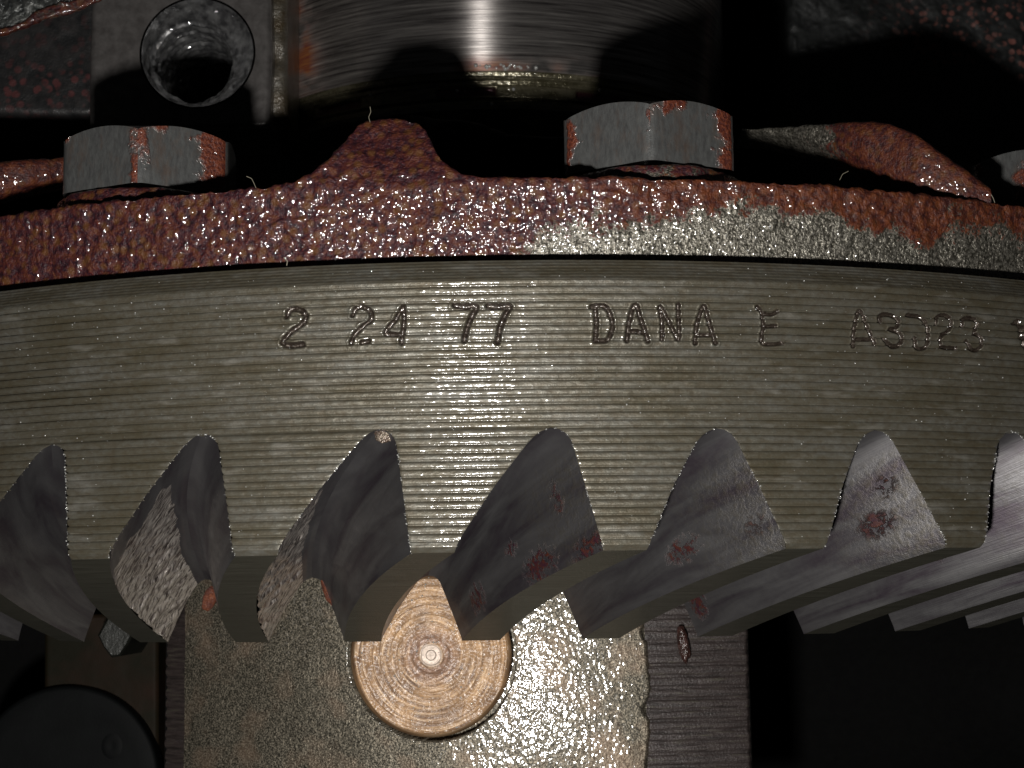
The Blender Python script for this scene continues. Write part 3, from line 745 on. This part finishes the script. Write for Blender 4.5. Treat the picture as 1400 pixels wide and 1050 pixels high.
# ------------------------------------------------------------------ bearing cup above
cup = thing('bearing_cup', 'brushed steel bearing cup at the top with a bright vertical glare', 'bearing', (-.2, 0, 5))
def bearing():
    R = 3.72; x0 = -.2
    z98 = atc(690, 97, R, x0)[1]; z145 = atc(690, 146, R, x0)[1]; zt = z98+3.0
    a = np.linspace(-PI*.62, PI*.62, 420)
    def g(rr, zz, mat, parent, name, att=None, mats=None):
        A, Zi = np.meshgrid(a, zz); Rr = np.array(rr)[:, None]+0*A
        P = cyl(Rr, A, Zi); P[..., 2] -= 5
        mb = MB(); at_ = 0*A if att is None else att(A, Zi)
        mb.grid(P, 0, np.stack([A*R, Zi], -1), at_)
        return mb.build(name, [mats or M_cup], parent)
    zz = np.linspace(z98, zt, 90)
    def rustm(A, Zi):
        m = 1.5*np.exp(-((A+.80)/.10)**2)+1.2*np.exp(-((Zi-z98)/.16)**2)*np.clip(.2+1.4*vnoise(A*3.2+2, 0*A, 0*A), 0, 1)
        return np.clip(m, 0, 1)
    g(R+.0*zz, zz, M_cup, cup, 'outer_race', rustm)
    h = z98-z145
    pr = [(R, z98), (R-.015, z98-.03*h), (R-.03, z98-.12*h), (R+.005, z98-.16*h), (R+.01, z98-.2*h), (R-.06, z98-.24*h), (R-.07, z98-.34*h), (R-.05, z98-.38*h), (R-.055, z98-.7*h), (R-.09, z98-.74*h), (R-.05, z98-.80*h), (R-.04, z98-.94*h), (R-.08, z98-h), (R-.5, z98-h-.01), (R-1.6, z98-h-.01)]
    pr = np.array(pr); qq = np.linspace(0, len(pr)-1, 120); rr = np.interp(qq, range(len(pr)), pr[:, 0]); zz2 = np.interp(qq, range(len(pr)), pr[:, 1])
    def slots(A, Zi):
        k_ = (A*1.9+.35); p = k_-np.floor(k_)
        return ((p < .42) & (Zi < z98-.42*h) & (Zi > z98-.66*h)).astype(float)
    A, Zi = np.meshgrid(a, zz2); sl = slots(A, Zi); Rr = rr[:, None]-.07*sl+.006*fbm(A*12, Zi*8, 0*A, 3)
    P = cyl(Rr, A, Zi); P[..., 2] -= 5; mb = MB(); mb.grid(P, 0, np.stack([A*R, Zi], -1), sl)
    mb.build('cage_lip', [M_lip], cup)
    q = np.random.RandomState(3); pts = []; rad = []
    for px, py in ((507, 130), (625, 124), (702, 122), (820, 123), (672, 142)):
        th, z = atc(px, py, R, x0); pts.append(tuple(cyl(R+.0, th, z)-np.array([0, 0, 5]))); rad.append(.024)
    for _ in range(26):
        th, z = atc(q.uniform(645, 735), q.uniform(88, 95), R, x0); pts.append(tuple(cyl(R, th, z)-np.array([0, 0, 5]))); rad.append(.012+.018*q.rand())
    beads('cup_glint_beads', pts, rad, M_bead, cup, 2)  # beads added to sparkle on the cup
bearing()

# ------------------------------------------------------------------ housing pad with its threaded hole
YP = -4.2
def thread_mat():
    t = NT('oily_thread_steel'); n = t.noise('obj', (8, 8, 8), 2)
    t.set(base=t.ramp(n, [(.35, (.12, .12, .125)), (.65, (.4, .4, .4))]), metal=.8, rough=.4, coat=1, crough=.08)
    t.b.inputs['Coat IOR'].default_value = 1.9
    t.bump([(n, .01)], coat=[(t.noise('obj', (5.5, 5.5, 5.5), 2), .12)]); return t.m
pad = thing('iron_pad', 'flat machined iron pad with a big threaded hole at upper left', 'casting', (0, YP, 6))
def padm():
    hc = at(270, 72, YP); hr = .70
    L = at(131, 72, YP).x; Rr = at(362, 72, YP).x; zb = at(270, 168, YP).z; zt = at(270, -160, YP).z
    mb = MB()
    n = 240; a = np.linspace(0, 2*PI, n, endpoint=False)
    # square-to-circle plate
    e = np.linspace(0, 1, 30)[:, None]
    ca, sa = np.cos(a), np.sin(a)
    bx = np.where(ca > 0, Rr-hc.x, hc.x-L)/np.maximum(np.abs(ca), 1e-6); bz = np.where(sa > 0, zt-hc.z, hc.z-zb)/np.maximum(np.abs(sa), 1e-6)
    rb = np.minimum(bx, bz)
    r = hr*1.09*(1-e)+rb[None]*e
    X = hc.x+r*ca; Z = hc.z+r*sa; Y = 0*X+.004*fbm(X*5, Z*5, 0*X, 3)
    mb.grid(np.stack([X, Y, Z-6], -1), 0, np.stack([X, Z], -1), 0, wrap=True)
    # edges folding back, rounded
    f = np.linspace(0, 1, 12)[:, None]
    ang = f*PI/2; rad_ = .09
    X2 = hc.x+(rb[None]+rad_*np.sin(ang))*ca; Z2 = hc.z+(rb[None]+rad_*np.sin(ang))*sa; Y2 = rad_*(1-np.cos(ang))+0*X2
    mb.grid(np.stack([X2, Y2, Z2-6], -1), 0, np.stack([X2, Z2], -1), 0, wrap=True)
    X3 = np.stack([X2[-1], X2[-1]]); Z3 = np.stack([Z2[-1], Z2[-1]]); Y3 = np.stack([Y2[-1], Y2[-1]+2.5])
    mb.grid(np.stack([X3, Y3, Z3-6], -1), 0, None, 0, wrap=True)
    mb.build('pad_face', [M_pad], pad)
    mb = MB(); dep = np.r_[np.linspace(0, .3, 30), np.linspace(.3, 3.6, 260)[1:]]
    A, Dp = np.meshgrid(a, dep)
    ph = Dp/.15-A/(2*PI); p = ph-np.floor(ph)
    thr = .055*np.abs(2*p-1)*sst(.28, .36, Dp)
    rr = .763-.20*sst(-.1, .34, Dp)-thr+.03*fbm(np.cos(A)*5, np.sin(A)*5, Dp*7, 2)*sst(0, .08, Dp)
    ox = hc.x-.13*sst(0, .3, Dp); oz = hc.z-.03*sst(0, .3, Dp)
    mb.grid(np.stack([ox+rr*np.cos(A), Dp, oz+rr*np.sin(A)-6], -1), 0, np.stack([A, Dp], -1), 0, wrap=True, flip=True)
    e = np.linspace(1, 0, 4)[:, None]
    mb.grid(np.stack([ox[-1]+rr[-1][None]*np.cos(a)*e, 3.6+.3*(1-e)+0*a[None], hc.z+rr[-1][None]*np.sin(a)*e-6], -1), 0, None, 0, wrap=True)
    mb.build('threaded_hole', [thread_mat()], pad)
padm()

def sheet(name, outline, Y, mat, tilt=0, amp=.03, sc=3, depth=1.2, bevel=.06, parent=None, maskf=None, step=.02, ysh=None):
    # a slab whose left..right columns run between a top and a bottom picture line; rounded front edges
    A = np.array(outline, float)                # px, top py, bottom py
    xs = np.linspace(A[0, 0], A[-1, 0], max(8, int((A[-1, 0]-A[0, 0])/2157*(D+Y)/step)))
    tp = np.interp(xs, A[:, 0], A[:, 1]); bt = np.interp(xs, A[:, 0], A[:, 2])
    m = max(10, int(np.max(bt-tp)/2157*(D+Y)/step)); v = np.linspace(0, 1, m)
    Pt = np.array([at(a, b, Y) for a, b in zip(xs, tp)]); Pb = np.array([at(a, b, Y) for a, b in zip(xs, bt)])
    P = Pt[None]*(1-v[:, None, None])+Pb[None]*v[:, None, None]
    X, W = P[..., 0], P[..., 2]
    P[..., 1] = Y+tilt*(X-X.mean())-amp*fbm(X*sc, W*sc, 0*X+Y, 4)
    if ysh is not None: P[..., 1] += ysh(X, W)
    ex = np.minimum(np.arange(len(xs)), np.arange(len(xs))[::-1])[None]*(abs(P[0, 1, 0]-P[0, 0, 0])); ev = np.minimum(np.arange(m), np.arange(m)[::-1])[:, None]*(abs(P[1, 0, 2]-P[0, 0, 2]))
    ed = np.minimum(ex+0*ev, ev+0*ex); c = np.clip(1-ed/bevel, 0, 1); P[..., 1] += bevel*(1-np.sqrt(np.clip(1-c*c, 0, 1)))
    mk = 0*X if maskf is None else maskf(X, W)
    mb = MB(); mb.grid(P, 0, np.stack([X, W], -1), mk)
    for B in (P[0], P[-1], P[:, 0], P[:, -1]):
        Q = np.stack([B, B+np.array([0, depth, 0])]); mb.grid(Q, 0, None, 0)
    return mb.build(name, [mat], parent)

o = sheet('housing_web', [(-120, -60, 152), (60, -60, 160), (120, -60, 160), (134, -60, 150)], -3.6, M_wall, amp=.02, bevel=.12, maskf=lambda X, W: np.exp(-((W-at(60, 120, -3.6).z)/.28)**2)*.9+.25)
tag(o, 'black cast web with small red rust spots left of the threaded hole', 'casting')
o = sheet('pitted_casting', [(-120, -80, 50), (0, -80, 44), (25, -80, 36), (60, -80, 18), (100, -80, 8), (140, -80, -10)], -5.6, mat_dark('pitted_grey_iron', (.05, .055, .055), (.16, .165, .155), metal=.6, coat=1, rough=.35, bump=.03, sc=12), amp=.06, sc=7, bevel=.05, depth=.12)
tag(o, 'grey pitted casting with glints cut off at the upper left corner', 'casting')
o = ribbon('rust_flake', [(-20, 42, 50, -5.7), (14, 38, 46, -5.7), (34, 30, 37, -5.7), (50, 17, 30, -5.72), (75, 6, 22, -5.72), (100, 2, 19, -5.7), (118, -6, 10, -5.7), (140, -14, 0, -5.7)], .08, M_cast, [1, 1, .9, .75, .55, .8, .7, .8], None, amp=.03)
tag(o, 'orange and tan rust scale along the edge of the pitted casting', 'rust flake')
# vertical ledge right of the hole
o = sheet('bearing_cap_edge', [(352, -60, 158), (392, -60, 156)], -3.9, M_cast and mat_dark('stained_iron', (.07, .05, .025), (.14, .13, .11), metal=.4, coat=.7, bump=.03, sc=3), amp=.05, sc=4, bevel=.1, maskf=None)
tag(o, 'narrow brown stained ledge between threaded hole and bearing cup', 'casting')

# upper right housing wall, far and dim
def wall_mask(X, W):
    a = at(1300, 40, 2.5); b = at(1385, 60, 2.5)
    return np.clip(.9*np.exp(-((X-a.x)/.9)**2-((W-a.z)/.7)**2)+1.1*np.exp(-((X-b.x-.4*(a.z-W))/.25)**2), 0, 1)
o = sheet('housing_wall', [(1075, -60, 330), (1250, -60, 330), (1560, -60, 330)], 2.5, mat_dark('speckled_housing_iron', (.010, .011, .011), (.026, .028, .028), spots=(.26, .10, .08), sc=5, coat=.05, rough=.6), amp=.12, sc=2, bevel=.2, maskf=wall_mask)
tag(o, 'dim black housing wall with pinkish rust blotches at the upper right', 'casting')

# bottom left: brown machined face with a round cap and a small lug
o = sheet('oily_housing_face', [(60, 840, 1120), (216, 840, 1120)], -1.6, M_brown, amp=.01, bevel=.05, step=.03)
tag(o, 'oily brown iron face at the bottom left behind the gear teeth', 'casting')
def cap():
    c = at(88, 1068, -1.9); R = 125/2157*(D-1.9)
    t = thing('round_cap', 'dim slate grey round cap cut off by the lower left corner', 'cap', (c.x, -1.9, c.z))
    mb = MB(); a = np.linspace(0, 2*PI, 140, endpoint=False)[None]
    rr = np.array([0, .06, .08, .1, .2, .5, .8, .95, .985, 1, 1, 1.0])[:, None]*R; yy = np.array([0, 0, 0, 0, 0, 0, 0, 0, .012, .04, .1, .35])[:, None]
    mb.grid(np.stack([rr*np.cos(a), yy+0*a, rr*np.sin(a)], -1), 0, None, 0, wrap=True, flip=True)
    mb.build('cap_face', [M_slate], t)
    p = at(153, 1020, -1.9); mb = MB(); rr = np.array([.0, .03, .05, .10, .12, .15])[:, None]; yy = np.array([0, 0, -.003, -.003, 0, .006])[:, None]
    mb.grid(np.stack([p.x-c.x+rr*np.cos(a), yy-.005+0*a, p.z-c.z+rr*np.sin(a)*1.2], -1), 0, None, 0, wrap=True)
    mb.build('cast_mark', [M_slate], t)
cap()
def lug():
    pts = [(134, 868), (148, 842), (186, 858), (176, 880), (165, 897), (153, 899), (142, 885)]
    P = np.array([at(x, y, -3.2) for x, y in pts]); c = P.mean(0)
    mb = MB(); rows = [c+(P-c)*.02, c+(P-c)*.86, c+(P-c)*.94, P, P+np.array([0, 1.2, 0])]
    rows[0][:, 1] -= .04; rows[1][:, 1] -= .04; rows[2][:, 1] -= .02
    mb.grid(np.array(rows), 0, None, 0, wrap=True, smooth=False)
    o = mb.build('pinion_tooth', [mat_dark('greenish_steel', (.010, .011, .008), (.018, .019, .015), metal=.2, coat=.1)]); tag(o, 'small greenish steel tooth tip peeking out below the leftmost gear teeth', 'gear tooth')
lug()
# black void of the housing
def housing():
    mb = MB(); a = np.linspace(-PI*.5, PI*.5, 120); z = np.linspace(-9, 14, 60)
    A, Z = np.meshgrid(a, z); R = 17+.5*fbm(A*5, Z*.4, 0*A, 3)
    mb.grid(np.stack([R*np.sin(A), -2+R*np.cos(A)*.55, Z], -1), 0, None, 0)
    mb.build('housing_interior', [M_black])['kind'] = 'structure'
housing()

# ------------------------------------------------------------------ small stuff: drops, rust, fibres
def blob(name, px, py, Y, rx, rz, ry, mat, label, cat, rot=0, seed=0, amp=.12):
    c = at(px, py, Y); n, m = 30, 40
    ph_, th_ = np.linspace(.001, PI-.001, n)[:, None], np.linspace(0, 2*PI, m, endpoint=False)[None]
    x, y, z = np.sin(ph_)*np.cos(th_), np.sin(ph_)*np.sin(th_), np.cos(ph_)+0*th_
    d = 1+amp*fbm(x*2.5+seed, y*2.5, z*2.5, 3)
    X, Yy, Z = x*rx*d, y*ry*d, z*rz*d
    cr, sr = math.cos(rot), math.sin(rot)
    mb = MB(); mb.grid(np.stack([X*cr-Z*sr, Yy, X*sr+Z*cr], -1), 0, None, 1., wrap=True)
    o = mb.build(name, [mat]); o.location = c; tag(o, label, cat); return o
blob('oil_drop', 934, 880, -6.98, .062, .20, .07, mat_dark('dark_red_oil', (.03, .014, .011), (.07, .028, .022), coat=1, rough=.3, bump=.03, sc=12), 'long hanging drop of dark red oil on the ribbed casting shoulder', 'oil drop', .12, 1, .3)
blob('rust_flake', 287, 818, -8.05, .07, .13, .05, M_rustdrop, 'orange rust flake wedged at the inner end of the second gap', 'rust flake', -.35, 2, .25)
blob('rust_flake', 449, 806, -8.1, .06, .17, .05, M_rustdrop, 'tall orange rust flake in the gap left of the bronze pin', 'rust flake', .3, 3, .25)
blob('metal_chip', 527, 594, -10.66, .085, .07, .035, mat_dark('chipped_bright_steel', (.12, .07, .05), (.5, .42, .33), metal=.5, rough=.35, coat=1, bump=.05, sc=16), 'pale crumbled metal chip at the tip of the third gap from the left', 'metal chip', .2, 6, .5)
def fibre(pts, Y, rad, label):
    P = np.array([at(x, y, Y) for x, y in pts]); n = 6*(len(P)-1)+1; q = np.linspace(0, len(P)-1, n)
    C_ = np.stack([np.interp(q, range(len(P)), P[:, c]) for c in range(3)], 1); 
    ker = np.array([.2, .6, .2]); C_[1:-1] = ker[0]*C_[:-2]+ker[1]*C_[1:-1]+ker[2]*C_[2:]
    a = np.linspace(0, 2*PI, 6, endpoint=False)
    tg = np.gradient(C_, axis=0); tg /= np.linalg.norm(tg, axis=1, keepdims=True)
    s1 = np.cross(tg, [0, 1, 0]); s1 /= np.linalg.norm(s1, axis=1, keepdims=True)+1e-9; s2 = np.cross(tg, s1)
    G = C_[:, None]+rad*(s1[:, None]*np.cos(a)[None, :, None]+s2[:, None]*np.sin(a)[None, :, None])
    mb = MB(); mb.grid(G, 0, None, 0, wrap=True); o = mb.build('fibre', [M_fib]); tag(o, label, 'fibre', 'loose fibres stuck to the metal')
fibre([(506, 146), (507, 153), (504, 160), (506, 167)], -10.35, .003, 'short pale fibre standing on top of the left rusty lobe')
fibre([(337, 241), (344, 244), (347, 250), (350, 257)], -10.3, .003, 'hooked pale fibre on the flange edge beside the left bolt')
fibre([(1148, 246), (1152, 238), (1160, 234)], -10.2, .0025, 'bent fibre in the hollow under the grey rib')
fibre([(1355, 266), (1358, 271), (1360, 277)], -10.2, .003, 'pale fibre on the flange edge beside the cut-off bolt')
fibre([(388, 352), (393, 357), (392, 363)], -10.72, .005, 'tan fibre hanging over the black seam above the ring gear')
